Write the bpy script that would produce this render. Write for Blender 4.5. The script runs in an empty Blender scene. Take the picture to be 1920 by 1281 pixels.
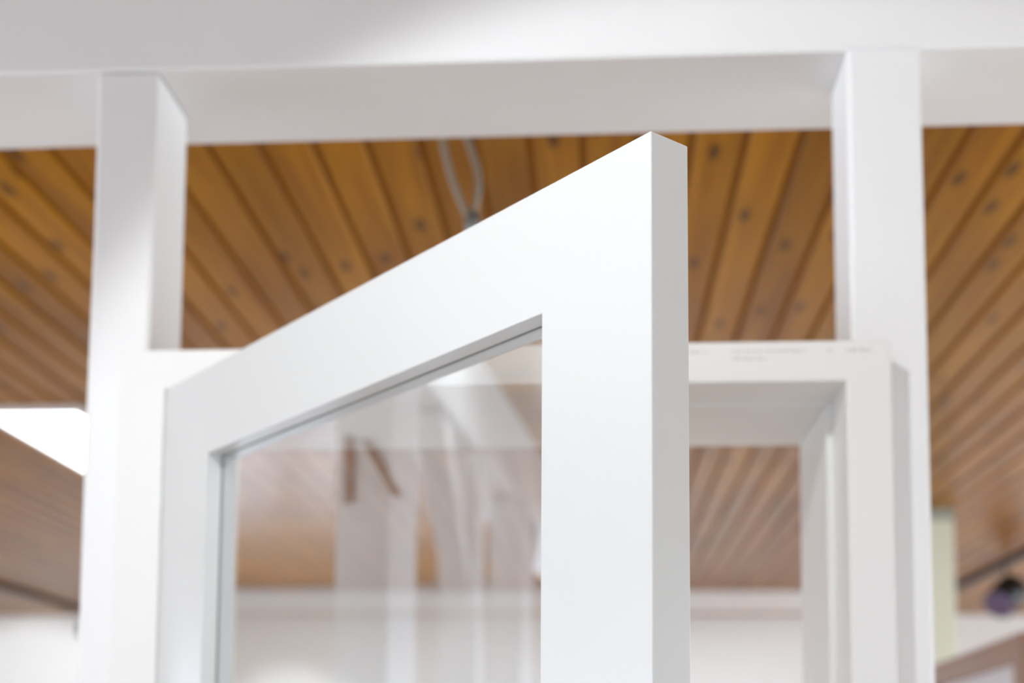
import bpy, bmesh, math, random
from mathutils import Vector, Matrix
random.seed(7)
scene = bpy.context.scene
C = scene.collection

# ------------------------------------------------------------------ camera
EYE = 1.60                                   # camera height above the floor
F_PX, CY_PX = 2443.08, 1204.09               # focal length and optical axis row (shift lens), 1920x1281 frame
cam_data = bpy.data.cameras.new('camera')
cam = bpy.data.objects.new('camera', cam_data)
C.objects.link(cam)
cr = Vector((0.9979082, 0.06430802, 0.00661137))
cu = Vector((-0.00064464, -0.09236501, 0.99572501))
cf = Vector((-0.06464376, 0.99364641, 0.09213034))
M = Matrix((cr, cu, -cf)).transposed().to_4x4()
M.translation = (0, 0, EYE)
cam.matrix_world = M
cam_data.sensor_fit = 'HORIZONTAL'
cam_data.sensor_width = 36.0
cam_data.lens = 36.0 * F_PX / 1920.0
cam_data.shift_y = (CY_PX - 640.5) / 1920.0
cam_data.clip_start = 0.02
cam_data.dof.use_dof = True
cam_data.dof.focus_distance = 0.905
cam_data.dof.aperture_fstop = 3.8
scene.camera = cam

# ------------------------------------------------------------------ world, exposure, daylight and added fill
world = bpy.data.worlds.new('overcast_sky')
scene.world = world
world.use_nodes = True
bg = world.node_tree.nodes['Background']
bg.inputs[0].default_value = (0.80, 0.88, 1.0, 1)
bg.inputs[1].default_value = 0.45
scene.view_settings.view_transform = 'Standard'
scene.view_settings.look = 'None'
scene.view_settings.gamma = 1.0
scene.view_settings.use_curve_mapping = False
scene.view_settings.exposure = 0.12

# room box
X0, X1, Y0, Y1, H = -7.0, 6.0, -4.0, 9.7, 2.70
def area_light(name, loc, rot, sx, sy, power, color):
    l = bpy.data.lights.new(name, 'AREA')
    l.shape = 'RECTANGLE'; l.size = sx; l.size_y = sy; l.energy = power; l.color = color
    o = bpy.data.objects.new(name, l); C.objects.link(o)
    o.location = loc; o.rotation_euler = rot
    return o
COOL = (0.79, 0.90, 1.05)
DAY_LEFT = 252
FILL_REAR = 106
FILL_RIGHT = 310
area_light('daylight_left', (X0 - 0.12, 1.6, 1.265), (0, -math.pi / 2, 0), 1.53, 6.9, DAY_LEFT, COOL)
area_light('fill_rear', (-.5, Y0 - 0.12, 1.45), (math.pi / 2, 0, 0), 9.9, 1.7, FILL_REAR, (0.80, 0.955, 1.12))  # fill light through an added, unseen shopfront window
area_light('fill_right', (X1 + 0.12, 4.5, 1.45), (0, math.pi / 2, 0), 1.7, 6.9, FILL_RIGHT, (0.84, 0.96, 1.04))  # side fill added from an unseen window, lifts side faces and undersides
PANEL_EMIT = 4.6
HIDDEN_FILL_EMIT = 11  # lamps added out of sight to brighten the far wall
KEY_POWER = 31
WASH_POWER = 112
ADDED_WASH = 46

# ------------------------------------------------------------------ materials
def new_mat(name):
    m = bpy.data.materials.new(name); m.use_nodes = True
    nt = m.node_tree
    return m, nt, nt.nodes, nt.links, nt.nodes['Principled BSDF']

def plain(name, col, rough=0.5, spec=0.5, metal=0.0, var=0.0, vscale=6.0, bump=0.0, bscale=60.0, coat=0.0):
    m, nt, N, L, b = new_mat(name)
    b.inputs['Base Color'].default_value = (*col, 1)
    b.inputs['Roughness'].default_value = rough
    b.inputs['Specular IOR Level'].default_value = spec
    b.inputs['Metallic'].default_value = metal
    b.inputs['Coat Weight'].default_value = coat
    tc = N.new('ShaderNodeTexCoord')
    if var > 0:
        n = N.new('ShaderNodeTexNoise'); n.inputs['Scale'].default_value = vscale; n.inputs['Detail'].default_value = 4
        L.new(tc.outputs['Object'], n.inputs['Vector'])
        mx = N.new('ShaderNodeMix'); mx.data_type = 'RGBA'
        mx.inputs[6].default_value = (*[c * (1 - var) for c in col], 1)
        mx.inputs[7].default_value = (*[min(1, c * (1 + var * .4)) for c in col], 1)
        L.new(n.outputs['Fac'], mx.inputs[0]); L.new(mx.outputs[2], b.inputs['Base Color'])
    if bump > 0:
        n2 = N.new('ShaderNodeTexNoise'); n2.inputs['Scale'].default_value = bscale; n2.inputs['Detail'].default_value = 3
        L.new(tc.outputs['Object'], n2.inputs['Vector'])
        bp = N.new('ShaderNodeBump'); bp.inputs['Strength'].default_value = bump; bp.inputs['Distance'].default_value = 0.002
        L.new(n2.outputs['Fac'], bp.inputs['Height']); L.new(bp.outputs['Normal'], b.inputs['Normal'])
    return m

def emitter(name, col, strength):
    m, nt, N, L, b = new_mat(name)
    b.inputs['Base Color'].default_value = (.8, .8, .8, 1)
    b.inputs['Emission Color'].default_value = (*col, 1)
    b.inputs['Emission Strength'].default_value = strength
    return m

def glazing(name, base_refl, tint=(.97, .985, .98)):
    m = bpy.data.materials.new(name); m.use_nodes = True
    nt = m.node_tree; N = nt.nodes; L = nt.links; N.clear()
    out = N.new('ShaderNodeOutputMaterial')
    tr = N.new('ShaderNodeBsdfTransparent'); tr.inputs[0].default_value = (*tint, 1)
    gl = N.new('ShaderNodeBsdfGlossy'); gl.inputs['Roughness'].default_value = 0.0
    gl.inputs['Color'].default_value = (.97, .98, 1, 1)
    lw = N.new('ShaderNodeLayerWeight'); lw.inputs['Blend'].default_value = 0.5
    pw = N.new('ShaderNodeMath'); pw.operation = 'POWER'; pw.inputs[1].default_value = 4.0
    L.new(lw.outputs['Facing'], pw.inputs[0])
    ma = N.new('ShaderNodeMath'); ma.operation = 'MULTIPLY_ADD'
    ma.inputs[1].default_value = 1 - base_refl; ma.inputs[2].default_value = base_refl
    L.new(pw.outputs[0], ma.inputs[0])
    mx = N.new('ShaderNodeMixShader')
    L.new(ma.outputs[0], mx.inputs[0]); L.new(tr.outputs[0], mx.inputs[1]); L.new(gl.outputs[0], mx.inputs[2])
    L.new(mx.outputs[0], out.inputs[0])
    return m

def plank_wood(name):
    m, nt, N, L, b = new_mat(name)
    tc = N.new('ShaderNodeTexCoord'); oi = N.new('ShaderNodeObjectInfo')
    rnd = N.new('ShaderNodeMath'); rnd.operation = 'MULTIPLY'; rnd.inputs[1].default_value = 37.0
    L.new(oi.outputs['Random'], rnd.inputs[0])
    cmb = N.new('ShaderNodeCombineXYZ'); L.new(rnd.outputs[0], cmb.inputs[1]); L.new(rnd.outputs[0], cmb.inputs[2])
    add = N.new('ShaderNodeVectorMath'); add.operation = 'ADD'
    L.new(tc.outputs['Object'], add.inputs[0]); L.new(cmb.outputs[0], add.inputs[1])
    # streaky grain along the board
    mp = N.new('ShaderNodeMapping'); mp.inputs['Scale'].default_value = (45, 1.6, 45)
    L.new(add.outputs[0], mp.inputs['Vector'])
    g = N.new('ShaderNodeTexNoise'); g.inputs['Scale'].default_value = 1.0; g.inputs['Detail'].default_value = 3; g.inputs['Roughness'].default_value = .6
    L.new(mp.outputs[0], g.inputs['Vector'])
    ramp = N.new('ShaderNodeValToRGB')
    e = ramp.color_ramp.elements
    e[0].position = .28; e[0].color = (.285, .107, .001, 1)
    e[1].position = .75; e[1].color = (.435, .193, .004, 1)
    L.new(g.outputs['Fac'], ramp.inputs[0])
    # broad colour patches, board to board tone
    mp2 = N.new('ShaderNodeMapping'); mp2.inputs['Scale'].default_value = (6, 1.1, 6)
    L.new(add.outputs[0], mp2.inputs['Vector'])
    g2 = N.new('ShaderNodeTexNoise'); g2.inputs['Scale'].default_value = 1.0; g2.inputs['Detail'].default_value = 2
    L.new(mp2.outputs[0], g2.inputs['Vector'])
    hs = N.new('ShaderNodeHueSaturation')
    L.new(ramp.outputs[0], hs.inputs['Color'])
    v = N.new('ShaderNodeMapRange'); v.inputs[1].default_value = .3; v.inputs[2].default_value = .7; v.inputs[3].default_value = .78; v.inputs[4].default_value = 1.22
    L.new(g2.outputs['Fac'], v.inputs[0])
    v2 = N.new('ShaderNodeMapRange'); v2.inputs[3].default_value = .88; v2.inputs[4].default_value = 1.12
    L.new(oi.outputs['Random'], v2.inputs[0])
    vm = N.new('ShaderNodeMath'); vm.operation = 'MULTIPLY'; L.new(v.outputs[0], vm.inputs[0]); L.new(v2.outputs[0], vm.inputs[1])
    L.new(vm.outputs[0], hs.inputs['Value'])
    hr = N.new('ShaderNodeMapRange'); hr.inputs[3].default_value = .488; hr.inputs[4].default_value = .508
    L.new(g2.outputs['Fac'], hr.inputs[0]); L.new(hr.outputs[0], hs.inputs['Hue'])
    # knots
    mp3 = N.new('ShaderNodeMapping'); mp3.inputs['Scale'].default_value = (13, 4.2, 0)
    L.new(add.outputs[0], mp3.inputs['Vector'])
    vo = N.new('ShaderNodeTexVoronoi'); vo.voronoi_dimensions = '2D'; vo.inputs['Scale'].default_value = 1.0
    L.new(mp3.outputs[0], vo.inputs['Vector'])
    kn = N.new('ShaderNodeMapRange'); kn.interpolation_type = 'SMOOTHSTEP'
    kn.inputs[1].default_value = .07; kn.inputs[2].default_value = .21; kn.inputs[3].default_value = 1; kn.inputs[4].default_value = 0
    L.new(vo.outputs['Distance'], kn.inputs[0])
    sp = N.new('ShaderNodeSeparateColor'); L.new(vo.outputs['Color'], sp.inputs[0])
    gt = N.new('ShaderNodeMath'); gt.operation = 'GREATER_THAN'; gt.inputs[1].default_value = .62
    L.new(sp.outputs[0], gt.inputs[0])
    km = N.new('ShaderNodeMath'); km.operation = 'MULTIPLY'; L.new(kn.outputs[0], km.inputs[0]); L.new(gt.outputs[0], km.inputs[1])
    km2 = N.new('ShaderNodeMath'); km2.operation = 'MULTIPLY'; km2.inputs[1].default_value = .86; L.new(km.outputs[0], km2.inputs[0])
    mx = N.new('ShaderNodeMix'); mx.data_type = 'RGBA'; mx.inputs[7].default_value = (.07, .026, .004, 1)
    L.new(km2.outputs[0], mx.inputs[0]); L.new(hs.outputs[0], mx.inputs[6])
    L.new(mx.outputs[2], b.inputs['Base Color'])
    b.inputs['Roughness'].default_value = .28
    b.inputs['IOR'].default_value = 1.28
    return m

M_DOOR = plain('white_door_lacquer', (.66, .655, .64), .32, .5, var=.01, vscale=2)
M_FRAME = plain('white_frame_lacquer', (.875, .855, .835), .38, .5, var=.015, vscale=3)
M_TIMBER = plain('white_painted_timber', (.90, .885, .88), .55, .35, var=.05, vscale=5, bump=.35, bscale=28)
M_WALL = plain('white_wall_plaster', (.87, .87, .87), .8, .2, var=.03, vscale=2)
def floor_mat():
    m = plain('pale_floor_brown_far', (.87, .84, .80), .45, .4, var=.08, vscale=1.5)
    N = m.node_tree.nodes; L = m.node_tree.links; b = N['Principled BSDF']
    src = b.inputs['Base Color'].links[0].from_socket
    tc = N.new('ShaderNodeTexCoord'); sx = N.new('ShaderNodeSeparateXYZ'); L.new(tc.outputs['Object'], sx.inputs[0])
    gt = N.new('ShaderNodeMath'); gt.operation = 'GREATER_THAN'; gt.inputs[1].default_value = 4.7; L.new(sx.outputs[1], gt.inputs[0])
    mx = N.new('ShaderNodeMix'); mx.data_type = 'RGBA'; mx.inputs[7].default_value = (.46, .24, .08, 1)  # brown zone added out of view, darkens and warms the ceiling sheen
    L.new(gt.outputs[0], mx.inputs[0]); L.new(src, mx.inputs[6]); L.new(mx.outputs[2], b.inputs['Base Color'])
    return m
M_FLOOR = floor_mat()
M_PLANK = plank_wood('varnished_pine')
M_BACKING = plain('dark_pine_groove', (.26, .088, .002), .7, .2, var=.2, vscale=8)
M_GASKET = plain('dark_glazing_seal', (.20, .19, .155), .6, .3, var=.1)
M_BLACK = plain('black_metal', (.012, .012, .013), .4, .5, var=.1)
M_LENS = plain('violet_lens', (.17, .135, .27), .4, .8, var=.1)
M_STEEL = plain('grey_clip', (.28, .29, .28), .4, .5, metal=.4, var=.1)
M_CABLE = plain('white_cable', (.42, .38, .31), .5, .4, var=.03)
M_GREEN = plain('pale_green_paint', (.74, .74, .60), .6, .3, var=.06, vscale=4)
M_TOPSHADE = plain('column_top_shade', (.36, .39, .33), .6, .3, var=.05)
M_BROWN = plain('brown_lacquer', (.33, .17, .105), .35, .5, var=.1, vscale=5)
M_INFILL = plain('white_infill', (.74, .71, .73), .4, .4, var=.02)
M_PRINT = plain('grey_print', (.42, .42, .43), .7, .2, var=.05)
M_GREY = plain('grey_plastic', (.10, .11, .09), .5, .4, var=.05)
M_GLASS = glazing('clear_glass', .32)
M_WINGLASS = glazing('window_glass', .04, (1, 1, 1))
M_LAMP = emitter('lit_diffuser', (.90, .97, 1.0), PANEL_EMIT)
M_HIDDEN_FILL = emitter('hidden_fill_diffuser', (.86, .95, 1.0), HIDDEN_FILL_EMIT)
M_ALU = plain('white_lamp_housing', (.8, .8, .8), .4, .5, var=.02)

# ------------------------------------------------------------------ helpers
def link(name, me, mat, parent=None):
    o = bpy.data.objects.new(name, me); C.objects.link(o)
    if mat is not None and not me.materials: me.materials.append(mat)
    if parent is not None: o.parent = parent
    return o
def tag(o, label=None, cat=None, group=None, kind=None):
    if label: o['label'] = label
    if cat: o['category'] = cat
    if group: o['group'] = group
    if kind: o['kind'] = kind
    return o
def empty(name, loc=(0, 0, 0), rz=0.0):
    o = bpy.data.objects.new(name, None); C.objects.link(o)
    o.empty_display_size = .05; o.location = loc; o.rotation_euler = (0, 0, rz)
    return o
def bm_box(bm, x0, x1, y0, y1, z0, z1):
    vs = [bm.verts.new((x, y, z)) for x in (x0, x1) for y in (y0, y1) for z in (z0, z1)]
    f = lambda *i: bm.faces.new([vs[k] for k in i])
    fs = [f(0, 1, 3, 2), f(4, 6, 7, 5), f(0, 4, 5, 1), f(2, 3, 7, 6), f(0, 2, 6, 4), f(1, 5, 7, 3)]
    return vs, fs
def mesh_from(bm, name, bevel=0.0, seg=2):
    bmesh.ops.recalc_face_normals(bm, faces=bm.faces[:])
    if bevel > 0:
        es = [e for e in bm.edges if len(e.link_faces) == 2 and e.calc_face_angle(0) > .5]
        bmesh.ops.bevel(bm, geom=es, offset=bevel, segments=seg, profile=.5, affect='EDGES')
    me = bpy.data.meshes.new(name); bm.to_mesh(me); bm.free()
    return me
def box(name, x0, x1, y0, y1, z0, z1, mat, parent=None, bevel=0.0, seg=2):
    bm = bmesh.new(); bm_box(bm, x0, x1, y0, y1, z0, z1)
    return link(name, mesh_from(bm, name, bevel, seg), mat, parent)
def ring_mesh(name, outer, inner, depth0, depth1, bevel, seg=2):
    """rectangular ring in the x-z plane, thickness along y; outer/inner = (x0,x1,z0,z1)"""
    bm = bmesh.new()
    def loop(r, y): return [bm.verts.new((x, y, z)) for x, z in ((r[0], r[2]), (r[1], r[2]), (r[1], r[3]), (r[0], r[3]))]
    of, inf, ob, ib = loop(outer, depth0), loop(inner, depth0), loop(outer, depth1), loop(inner, depth1)
    for k in range(4):
        j = (k + 1) % 4
        bm.faces.new((of[k], of[j], inf[j], inf[k])); bm.faces.new((ob[k], ib[k], ib[j], ob[j]))
        bm.faces.new((of[k], ob[k], ob[j], of[j])); bm.faces.new((inf[k], inf[j], ib[j], ib[k]))
    bmesh.ops.recalc_face_normals(bm, faces=bm.faces[:])
    es = [e for e in bm.edges if len(e.link_faces) == 2 and e.calc_face_angle(0) > .5]
    bmesh.ops.bevel(bm, geom=es, offset=bevel, segments=seg, profile=.5, affect='EDGES')
    me = bpy.data.meshes.new(name); bm.to_mesh(me); bm.free()
    return me
def tube_mesh(name, pts, r, sides=12):
    bm = bmesh.new(); rings = []
    P = [Vector(p) for p in pts]
    for i, p in enumerate(P):
        t = (P[min(i + 1, len(P) - 1)] - P[max(i - 1, 0)]).normalized()
        a = t.cross(Vector((0, 1, 0)))
        if a.length < 1e-3: a = t.cross(Vector((1, 0, 0)))
        a.normalize(); b = t.cross(a)
        rr = r[i] if isinstance(r, (list, tuple)) else r
        rings.append([bm.verts.new(p + (a * math.cos(2 * math.pi * k / sides) + b * math.sin(2 * math.pi * k / sides)) * rr) for k in range(sides)])
    for i in range(len(rings) - 1):
        for k in range(sides):
            j = (k + 1) % sides
            bm.faces.new((rings[i][k], rings[i][j], rings[i + 1][j], rings[i + 1][k]))
    bm.faces.new(rings[0]); bm.faces.new(rings[-1])
    bmesh.ops.recalc_face_normals(bm, faces=bm.faces[:])
    for f in bm.faces: f.smooth = len(f.verts) == 4
    me = bpy.data.meshes.new(name); bm.to_mesh(me); bm.free()
    return me
def smooth_path(pts, n=8):
    P = [Vector(p) for p in pts]; out = []
    for i in range(len(P) - 1):
        p0, p1, p2, p3 = P[max(i - 1, 0)], P[i], P[i + 1], P[min(i + 2, len(P) - 1)]
        for k in range(n):
            t = k / n
            out.append(.5 * ((2 * p1) + (p2 - p0) * t + (2 * p0 - 5 * p1 + 4 * p2 - p3) * t * t + (3 * p1 - p0 - 3 * p2 + p3) * t ** 3))
    out.append(P[-1]); return out
def aim(o, target):
    d = Vector(target) - o.location
    o.rotation_euler = d.to_track_quat('-Z', 'Y').to_euler()
def hewn_box(name, x0, x1, y0, y1, z0, z1, axis, mat, amp=.0018, step=.16, bevel=.004, seed=1, parent=None):
    """old squared timber: box cut into slices along its axis with slightly wandering arrises"""
    rr = random.Random(seed); bm = bmesh.new()
    lo, hi = ((x0, x1), (z0, z1))[axis == 'z']
    n = max(2, int((hi - lo) / step)); rings = []
    b = bevel
    for i in range(n + 1):
        s = lo + (hi - lo) * i / n
        if axis == 'z': cs = [(x0 + b, y0), (x1 - b, y0), (x1, y0 + b), (x1, y1 - b), (x1 - b, y1), (x0 + b, y1), (x0, y1 - b), (x0, y0 + b)]
        else: cs = [(y0, z0 + b), (y0 + b, z0), (y1 - b, z0), (y1, z0 + b), (y1, z1 - b), (y1 - b, z1), (y0 + b, z1), (y0, z1 - b)]
        ring = []
        for k in range(0, 8):
            if k % 2 == 0: ja, jb = rr.uniform(-amp, amp), rr.uniform(-amp, amp)
            p, q = cs[k][0] + ja * .7, cs[k][1] + jb * .7
            ring.append(bm.verts.new((p, q, s) if axis == 'z' else (s, p, q)))
        rings.append(ring)
    for i in range(n):
        for k in range(8):
            j = (k + 1) % 8
            bm.faces.new((rings[i][k], rings[i][j], rings[i + 1][j], rings[i + 1][k]))
    bm.faces.new(rings[0]); bm.faces.new(rings[-1])
    return link(name, mesh_from(bm, name), mat, parent)

# ------------------------------------------------------------------ room shell
floor = box('floor', X0, X1, Y0, Y1, -.12, 0, M_FLOOR)
tag(floor, 'pale shop floor, unseen far half browned to tone the ceiling sheen', 'floor', kind='structure')
wb = box('wall_back', X0, X1, Y1, Y1 + .15, 0, H, M_WALL)
tag(wb, 'plain white far wall under the wooden ceiling', 'wall', kind='structure')
def window_wall(name, label, along, fixed, a0, a1, w0, w1, zs, ze, wname, out):
    root = empty(name); tag(root, label, 'wall', kind='structure')
    t0, t1 = (fixed - .2, fixed) if fixed < 0 else (fixed, fixed + .2)
    m0, m1, p0, p1 = (fixed - .11, fixed - .04, fixed - .08, fixed - .072) if fixed < 0 else (fixed + .04, fixed + .11, fixed + .072, fixed + .08)
    def slab(pn, s0, s1, z0, z1, mat, parent, d0=t0, d1=t1):
        if along == 'y': return box(pn, d0, d1, s0, s1, z0, z1, mat, parent)
        return box(pn, s0, s1, d0, d1, z0, z1, mat, parent)
    slab('wall_panel', a0, w0, 0, H, M_WALL, root); slab('wall_panel', w1, a1, 0, H, M_WALL, root)
    slab('wall_panel', w0, w1, 0, zs, M_WALL, root); slab('wall_panel', w0, w1, ze, H, M_WALL, root)
    w = empty(wname); tag(w, 'unseen wide shop window with white mullions in the ' + out, 'window', kind='structure')
    n = 5
    for i in range(n + 1):
        s = w0 + (w1 - w0) * i / n
        slab('mullion', max(w0, s - .035), min(w1, s + .035), zs, ze, M_FRAME, w, m0, m1)
    for i in range(n):
        s0 = w0 + (w1 - w0) * i / n; s1 = w0 + (w1 - w0) * (i + 1) / n
        slab('pane', s0 + .03, s1 - .03, zs, ze, M_WINGLASS, w, p0, p1)
window_wall('wall_left', 'white side wall pierced by a long shop window', 'y', X0, Y0, Y1, -1.85, 5.05, .5, 2.03, 'window_1', 'side wall')
window_wall('wall_front', 'white shopfront wall with an added long window behind the viewer', 'x', Y0, X0, X1, -5.5, 4.5, .6, 2.3, 'added_window_2', 'shopfront wall')  # window added behind the viewer for its light

window_wall('wall_right', 'white side wall with an added window beyond the brown display door', 'y', X1, Y0, Y1, 1.05, 7.95, .6, 2.3, 'added_window_3', 'wall beyond the brown door, added for fill light')  # window added here as fill for the shaded sides
# wooden ceiling: dark tongues behind, every plank a piece of its own
ceil = box('ceiling', X0, X1, Y0, Y1, H + .0045, H + .10, M_BACKING)
tag(ceil, 'varnished orange pine plank ceiling with dark grooves', 'ceiling', kind='structure')
PITCH, GAP = .0963, .014
def plank_mesh():
    w = (PITCH - GAP) / 2; c = .003
    prof = [(-w, .0045), (-w, c), (-w + c, 0), (w - c, 0), (w, c), (w, .0045)]
    bm = bmesh.new()
    a = [bm.verts.new((x, Y0, z)) for x, z in prof]; b = [bm.verts.new((x, Y1, z)) for x, z in prof]
    for k in range(6):
        j = (k + 1) % 6
        bm.faces.new((a[k], a[j], b[j], b[k]))
    bm.faces.new(a); bm.faces.new(b)
    return mesh_from(bm, 'plank')
pm = plank_mesh()
g0 = .2635                                     # a groove runs at this x
k0 = int(math.floor((X0 - g0) / PITCH)) + 1
k1 = int(math.floor((X1 - g0) / PITCH)) - 1
for k in range(k0, k1 + 1):
    o = link('plank', pm, M_PLANK, ceil)
    o.location = (g0 + (k + .5) * PITCH, 0, H)

# ------------------------------------------------------------------ timber frame: beam, posts
YP, ZB = 1.4976, EYE + .8448
beam = hewn_box('timber_beam', X0 + .002, X1 - .002, YP, YP + .1957, ZB, H - .001, 'x', M_TIMBER, amp=.0012, step=.2, bevel=.003, seed=3)
tag(beam, 'long white painted timber beam across the top, carried by the white posts', 'beam')
def post(name, x0, x1, dep, label, seed, recess=0.0, gap=0.0, group=None):
    o = hewn_box(name, x0, x1, YP + recess, YP + dep, 0, ZB - gap, 'z', M_TIMBER, amp=.0012, step=.22, bevel=.0045, seed=seed)
    return tag(o, label, 'post', group)
post('timber_post', -.6144, -.5392, .1245, 'white timber post beside the hinge side of the glazed door', 11, .004, .002)
post('timber_post', .2963, .3828, .1021, 'white timber post with the shadow of the door frame on its face', 12, 0, .0005)
def brace(parent, x_post, side):
    bm = bmesh.new()
    z0, z1, r = ZB - .42, ZB - .002, .36
    xa, xb = x_post, x_post + side * r
    w = .085
    ys = (YP + .02, YP + .09)
    quad = [(xa, z0), (xa, z0 + w * 1.35), (xb - side * w * 1.2, z1), (xb, z1)]
    a = [bm.verts.new((x, ys[0], z)) for x, z in quad]; b = [bm.verts.new((x, ys[1], z)) for x, z in quad]
    for k in range(4):
        j = (k + 1) % 4; bm.faces.new((a[k], a[j], b[j], b[k]))
    bm.faces.new(a); bm.faces.new(b)
    return link('knee_brace', mesh_from(bm, 'knee_brace', .003), M_TIMBER, parent)
for i, (xa, xb, lab, sides) in enumerate(((-1.78, -1.55, 'broad white timber post beside the braced posts, mirrored in the door glass', ()),
                                          (-2.54, -2.45, 'white timber post with one knee brace, mirrored in the door glass', (1,)),
                                          (-3.37, -3.18, 'white timber post at the far end of the braced row, faint in the glass', (-1,)))):
    p = post('timber_post', xa, xb, .11, lab, 20 + i, 0, .0005)
    for sd in sides: brace(p, xb - .002 if sd > 0 else xa + .002, sd)

# bracket shape added on the broad post to mirror as brown sticks in the glass
XB = -1.55
br = empty('added_bracket', (XB, 1.54, EYE + .52)); tag(br, 'brown bracket shape added on the broad white post for its mirror image', 'bracket')
box('upright', .001, .022, .030, .044, -.01, .125, M_BROWN, br, .001)
bm = bmesh.new()
q = [(.012, .115), (-.004, .115), (-.072, .0), (-.056, .0)]
va = [bm.verts.new((.001, y, z)) for y, z in q]; vb = [bm.verts.new((.022, y, z)) for y, z in q]
for k in range(4): bm.faces.new((va[k], va[(k + 1) % 4], vb[(k + 1) % 4], vb[k]))
bm.faces.new(va); bm.faces.new(vb)
link('strut', mesh_from(bm, 'strut', .001, 1), M_BROWN, br)
box('back_plate', .0002, .003, -.004, .044, .085, .125, M_TIMBER, br, .0005)

# second beam, deep in the room
b2 = hewn_box('ceiling_batten', -2.95, 1.95, 8.3, 8.42, EYE + .972, H - .001, 'x', M_TIMBER, amp=.001, step=.3, seed=8)
tag(b2, 'white batten under the ceiling in front of the far wall', 'batten')

# ------------------------------------------------------------------ display door frame (fixed to the posts)
YF = 1.4476
FL, FLI, FRI, FRO = -.5543, -.4994, .2796, .3289
ZT, ZI = EYE + .475, EYE + .4288
fr = empty('door_frame', (0, YF, 0)); tag(fr, 'white display door frame fixed between the two posts, behind the open door', 'door frame', kind='thing')
BK = 1.74 - YF
EPS = .0004
def fpart(name, x0, x1, y0, y1, z0, z1, mat=M_FRAME, bevel=.0012):
    return box(name, x0, x1, y0, y1, z0, z1, mat, fr, bevel)
# flush casing as one mitre-less ring (no joints show on its face)
bm = bmesh.new()
def frame_u(y0, y1, xo0, xo1, zo, xi0, xi1, zi):
    a = [(xo0, 0), (xi0, 0), (xi0, zi), (xi1, zi), (xi1, 0), (xo1, 0), (xo1, zo), (xo0, zo)]
    v0 = [bm.verts.new((x, y0, z)) for x, z in a]; v1 = [bm.verts.new((x, y1, z)) for x, z in a]
    for f in ((0, 1, 2, 7), (7, 2, 3, 6), (3, 4, 5, 6)):
        bm.faces.new([v0[k] for k in f]); bm.faces.new([v1[k] for k in reversed(f)])
    for k in range(8):
        j = (k + 1) % 8; bm.faces.new((v0[k], v1[k], v1[j], v0[j]))
frame_u(0, .050, FL, FRO, ZT, FLI, FRI, ZI)
link('casing', mesh_from(bm, 'casing', .0014), M_FRAME, fr)
# jambs and head run back between the posts, with the rebate step and the deeper lining
RB = .090                                      # rebate depth
fpart('jamb', FLI - .022, FLI, .050, RB, 0, ZI + .02)
fpart('jamb', FRI, FRI + .0120, .050, RB, 0, ZI + .02)
fpart('head', FLI, FRI, .050, RB, ZI, ZI + .02)
fpart('lining', FLI - .022, FLI + .008, RB, BK, 0, ZI + .02)
fpart('lining', FRI - .0075, FRI + .0120, RB, BK, 0, ZI + .02)
fpart('head_lining', FLI + .008, FRI - .0075, RB, BK, ZI - .0020, ZI + .02)
cap = link('screw_cap', tube_mesh('screw_cap', [(FRI - .0012, .055, EYE + .36), (FRI + .001, .055, EYE + .36)], .004, 12), M_FRAME, fr)
# faint two-line print along the head of the casing, one piece per printed run
rr = random.Random(5)
def print_run(x0, x1, z, h):
    bm = bmesh.new(); x = x0
    while x < x1:
        word = rr.uniform(.006, .014); e = min(x + word, x1)
        while x < e:
            hh = h * rr.choice((.62, .62, 1.0)); w = .0004
            bm_box(bm, x, x + w, -.00025, .0001, z, z + hh)
            if rr.random() < .6: bm_box(bm, x + w, x + .0012, -.00025, .0001, z + rr.choice((0, .5)) * hh, z + rr.choice((0, .5)) * hh + .0004)
            x += rr.uniform(.0012, .0019)
        x += .0022
    o = link('printed_lettering', mesh_from(bm, 'printed_lettering'), M_PRINT, fr)
    o['label'] = 'tiny illegible grey print'; o['kind'] = 'stuff'
zp = ZT - .0125
for (a, b, z) in ((.106, .1245, zp), (.152, .2365, zp), (.152, .191, zp - .0085), (.258, .266, zp), (.279, .307, zp)):
    print_run(a, b, z, .0034)

# ------------------------------------------------------------------ the glazed door leaf, standing open
TH = 2.3034
DW, DT, SW, RH = .80, .0359, .1158, .0964
d0 = Vector((.0367, .8528, 0)); dz = EYE + .4280
door = empty('glazed_door', (d0.x, d0.y, .008), TH + math.pi)
# local axes: +x points from the leaf towards its free edge, so the leaf runs x = -DW..0; local +y points away from the visible face
tag(door, 'open white glazed door with wide flat stiles, in sharp focus', 'door', kind='thing')
top = dz - .008
RBOT = .16
leaf = link('leaf_frame', ring_mesh('leaf_frame', (-DW, 0, 0, top), (-DW + SW, -SW, RBOT, top - RH), 0, DT, .0011, 3), M_DOOR, door)
ix0, ix1, iz0, iz1 = -DW + SW, -SW, RBOT, top - RH
gm = .0185
seal = link('glazing_seal', ring_mesh('glazing_seal', (ix0 - .002, ix1 + .002, iz0 - .002, iz1 + .002), (ix0 + .0007, ix1 - .0007, iz0 + .0007, iz1 - .0007), gm - .0011, gm + .0011, .0002, 1), M_GASKET, door)
seal['label'] = 'thin dark glazing seal'
bead = link('glazing_bead', ring_mesh('glazing_bead', (ix0 - .003, ix1 + .003, iz0 - .003, iz1 + .003), (ix0 + .0012, ix1 - .0012, iz0 + .0012, iz1 - .0012), gm + .0013, DT - .001, .0005, 2), M_DOOR, door)
pane = box('pane', ix0 + .0002, ix1 - .0002, gm - .0006, gm + .0006, iz0 + .0002, iz1 - .0002, M_GLASS, door)
pane['label'] = 'clear reflective glass pane'

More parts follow.
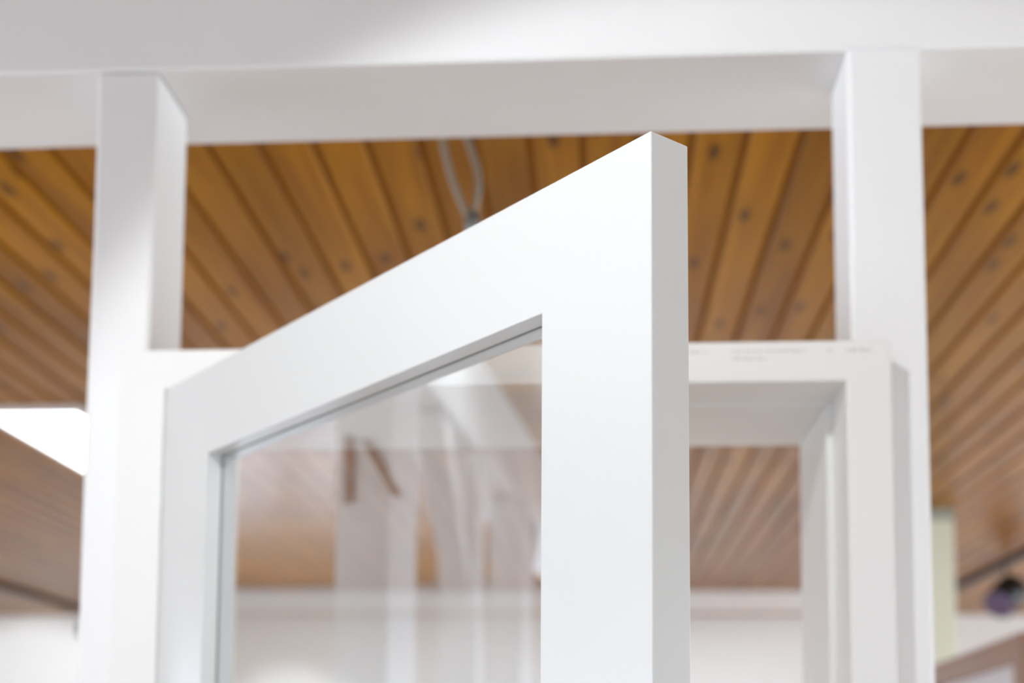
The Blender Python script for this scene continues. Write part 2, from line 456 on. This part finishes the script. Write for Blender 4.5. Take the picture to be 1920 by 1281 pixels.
# ------------------------------------------------------------------ ceiling lamps
def panel_lamp(x0, x1, y0, y1, label, mat=None, group='flat ceiling panel lights'):
    r = empty('ceiling_light', ((x0 + x1) / 2, (y0 + y1) / 2, H))
    w, l = (x1 - x0) / 2, (y1 - y0) / 2
    bm = bmesh.new()
    o = [(-w, -l), (w, -l), (w, l), (-w, l)]; i = [(-w + .012, -l + .012), (w - .012, -l + .012), (w - .012, l - .012), (-w + .012, l - .012)]
    t = [bm.verts.new((*p, 0)) for p in o]; bt = [bm.verts.new((*p, -.022)) for p in o]
    ib = [bm.verts.new((*p, -.022)) for p in i]; it = [bm.verts.new((*p, 0)) for p in i]
    for k in range(4):
        j = (k + 1) % 4
        bm.faces.new((t[k], t[j], bt[j], bt[k])); bm.faces.new((bt[k], bt[j], ib[j], ib[k])); bm.faces.new((ib[k], ib[j], it[j], it[k])); bm.faces.new((t[k], it[k], it[j], t[j]))
    link('housing', mesh_from(bm, 'housing', .001, 1), M_ALU, r)
    box('diffuser', -w + .012, w - .012, -l + .012, l - .012, -.019, -.003, mat or M_LAMP, r)
    return tag(r, label, 'ceiling light', group)
panel_lamp(-1.93, -1.61, 3.88, 5.08, 'lit flat panel light on the ceiling, cut off by the post')
panel_lamp(-2.27, -1.95, .62, 1.38, 'lit flat panel light above the near side of the beam, mirrored on the door')
panel_lamp(-3.70, -3.38, 2.80, 3.10, 'small square lit flat panel light beyond the braced posts')
panel_lamp(1.9, 2.22, 3.9, 5.1, 'added flat panel light above the brown display door')  # panels from here on are out of view, added as fill
panel_lamp(2.2, 2.52, -.9, .3, 'added flat panel light on the ceiling beside the viewer')
panel_lamp(-.2, .12, -2.6, -1.4, 'added flat panel light on the ceiling behind the viewer')
panel_lamp(-2.6, -2.28, -2.6, -1.4, 'added flat panel light on the ceiling by the shopfront, window side')
panel_lamp(2.2, 2.52, -2.6, -1.4, 'added flat panel light on the ceiling by the shopfront, door side')
panel_lamp(-4.7, -4.38, -.6, .6, 'added flat panel light on the ceiling near the long side window')
panel_lamp(-4.9, -4.58, 6.0, 7.2, 'added flat panel light on the ceiling beside the far light track')  # added to lift the far floor and ceiling
panel_lamp(4.3, 4.62, 6.2, 7.4, 'added flat panel light on the ceiling in the far corner beyond the column')
panel_lamp(4.0, 4.32, 1.2, 2.4, 'added flat panel light on the ceiling near the wall beyond the brown door')

for k, nm in enumerate(('hinge side', 'middle', 'column side')):  # hidden lamps added for a brighter far wall
    xx = -2.9 + 1.62 * k
    panel_lamp(xx, xx + 1.5, 8.52, 8.72, 'long added lamp hidden by the white batten to light the far wall, ' + nm, M_HIDDEN_FILL, 'added lamps behind the batten')

# ------------------------------------------------------------------ track lights
def track(x, y0, y1, label):
    r = empty('light_track', (x, (y0 + y1) / 2, H)); h = (y1 - y0) / 2
    box('rail', -.018, .018, -h, h, -.034, -.0005, M_BLACK, r, .002)
    box('end_cap', -.019, .019, -h - .006, -h, -.035, -.0005, M_BLACK, r, .001)
    box('end_cap', -.019, .019, h, h + .006, -.035, -.0005, M_BLACK, r, .001)
    return tag(r, label, 'light track')
def spotlight(loc, target, label, rad, length, power, cone, blend, soft, color=(.90, .97, 1.0)):
    r = empty('track_spotlight', (loc[0], loc[1], H - .034))
    box('adapter', -.016, .016, -.05, .05, -.022, 0, M_BLACK, r, .002)
    drop = H - .034 - loc[2]
    link('stem', tube_mesh('stem', [(0, 0, -.02), (0, 0, -drop + rad * .4)], .008, 10), M_BLACK, r)
    d = (Vector(target) - Vector(loc)).normalized()
    c = Vector((0, 0, -drop))
    a, b = c - d * length * .5, c + d * length * .5
    n = 10
    body = link('lamp_head', tube_mesh('lamp_head', [a, a + d * .012, a + d * .02, b - d * .004, b, b - d * .012], [rad * .7, rad * .92, rad, rad, rad * .93, rad * .9], 24), M_BLACK, r)
    link('lens', tube_mesh('lens', [b - d * .010, b + d * .002, b + d * .006], [rad * .92, rad * .92, rad * .6], 24), M_LENS, body)
    if power > 0:
        l = bpy.data.lights.new('spot_beam', 'SPOT'); l.energy = power; l.spot_size = cone; l.spot_blend = blend
        l.shadow_soft_size = soft; l.color = color
        lo = bpy.data.objects.new('spot_beam', l); C.objects.link(lo); lo.parent = r
        lo.location = b + d * (soft + .004); lo.rotation_euler = d.to_track_quat('-Z', 'Y').to_euler()
    return tag(r, label, 'spotlight', 'black track spotlights')
track(2.205, 3.2, 8.05, 'black light track on the ceiling above the brown display door')
track(-3.73, 5.6, 9.2, 'black light track on the ceiling running to the far wall')
track(-.45, -2.0, 1.0, 'black light track on the ceiling in front of the beam')
spotlight((2.135, 6.9, EYE + .885), (1.62, 6.40, EYE + .40), 'black spotlight hanging from the track above the brown door', .082, .20, 0, 1, .5, .03)
spotlight((-.45, .24, EYE + 1.01), (.2, 1.498, EYE - .044), 'black spotlight above the viewer aimed at the glazed door', .05, .13, KEY_POWER, math.radians(79), .24, .03)
spotlight((-3.73, 7.5, EYE + .93), (-4.2, 9.7, EYE - .2), 'black spotlight washing the far wall', .05, .13, WASH_POWER, math.radians(70), .35, .03)

for x, tz, nm in ((-2.3, .0, 'hinge end'), (-.6, -.4, 'middle'), (.9, -.45, 'column end'), (3.4, -.45, 'beyond the column')):  # unseen washers added to brighten the lower wall and its ceiling sheen
    spotlight((x, 8.47, EYE + 1.02), (x, 9.69, EYE + tz), 'small added wall washer, unseen past the white batten, ' + nm, .03, .06, ADDED_WASH, math.radians(62), .6, .02)

# ------------------------------------------------------------------ hanging cable behind the beam
YC = 2.1
cable = empty('hanging_cable', (-.21, YC, EYE + .88)); tag(cable, 'loop of white cable hanging from the plank ceiling behind the beam', 'cable')
def rel(p): return (p[0] + .21, p[1] - YC, p[2] - .88)
left = [(-.262, YC, 1.0985), (-.259, YC, 1.041), (-.2445, YC + .004, .983), (-.2265, YC + .004, .936), (-.2135, YC, .905), (-.2085, YC, .875), (-.208, YC, .835)]
right = [(-.236, YC + .02, 1.0985), (-.2145, YC + .015, 1.04), (-.2005, YC + .01, .991), (-.1995, YC + .006, .954), (-.2055, YC + .003, .915), (-.2045, YC + .004, .875), (-.205, YC + .004, .835)]
link('strand', tube_mesh('strand', smooth_path([rel(p) for p in left]), .0058), M_CABLE, cable)
link('strand', tube_mesh('strand', smooth_path([rel(p) for p in right]), .0058), M_CABLE, cable)
clip = link('clip', tube_mesh('clip', [rel((-.208, YC + .002, .918)), rel((-.2075, YC + .002, .900)), rel((-.207, YC + .002, .872))], [.011, .014, .012]), M_STEEL, cable)
clip['label'] = 'grey cable clip'
link('ceiling_hook', tube_mesh('ceiling_hook', [rel((-.249, YC + .01, 1.0995)), rel((-.249, YC + .01, 1.09))], [.03, .024], 18), M_CABLE, cable)

# ------------------------------------------------------------------ far right: pale column and brown display door
col = empty('support_column', (1.45, 5.72, 0)); tag(col, 'pale green support column standing behind the white post', 'column', kind='thing')
box('shaft', -.10, .08, -.09, .09, 0, H - .05, M_GREEN, col, .004)
box('top_shade', -.105, .085, -.095, .095, H - .05, H - .0005, M_TOPSHADE, col, .003)  # shadow at the ceiling junction, painted as a darker top block
bd = empty('display_door', (.978, 3.04, 0), math.atan2(.99, .058)); tag(bd, 'brown framed display door with white infill standing beyond the post', 'door', kind='thing')
BL, BZ, BT = 1.02, EYE + .300, .05
bx0 = -.075
link('leaf_frame', ring_mesh('leaf_frame', (bx0, bx0 + BL, .01, BZ), (bx0 + .085, bx0 + BL - .085, .12, BZ - .066), -BT / 2, BT / 2, .002), M_BROWN, bd)
box('infill', bx0 + .08, bx0 + BL - .08, -.01, .01, .115, BZ - .06, M_INFILL, bd)
box('foot', bx0 + .1, bx0 + .16, -.2, .2, 0, .03, M_BROWN, bd, .003)
box('foot', bx0 + BL - .16, bx0 + BL - .1, -.2, .2, 0, .03, M_BROWN, bd, .003)

# small grey loudspeaker high on the far wall, half behind the post
sp = empty('wall_speaker', (-3.86, Y1, EYE + .985)); tag(sp, 'small dark grey loudspeaker on the far wall, half hidden by the post', 'speaker')
box('cabinet', -.06, .10, -.13, -.02, -.06, .06, M_GREY, sp, .008)
box('bracket', -.005, .045, -.02, 0, -.03, .03, M_BLACK, sp, .002)
link('cone', tube_mesh('cone', [(.02, -.134, 0), (.02, -.129, 0)], .042, 20), M_BLACK, sp)
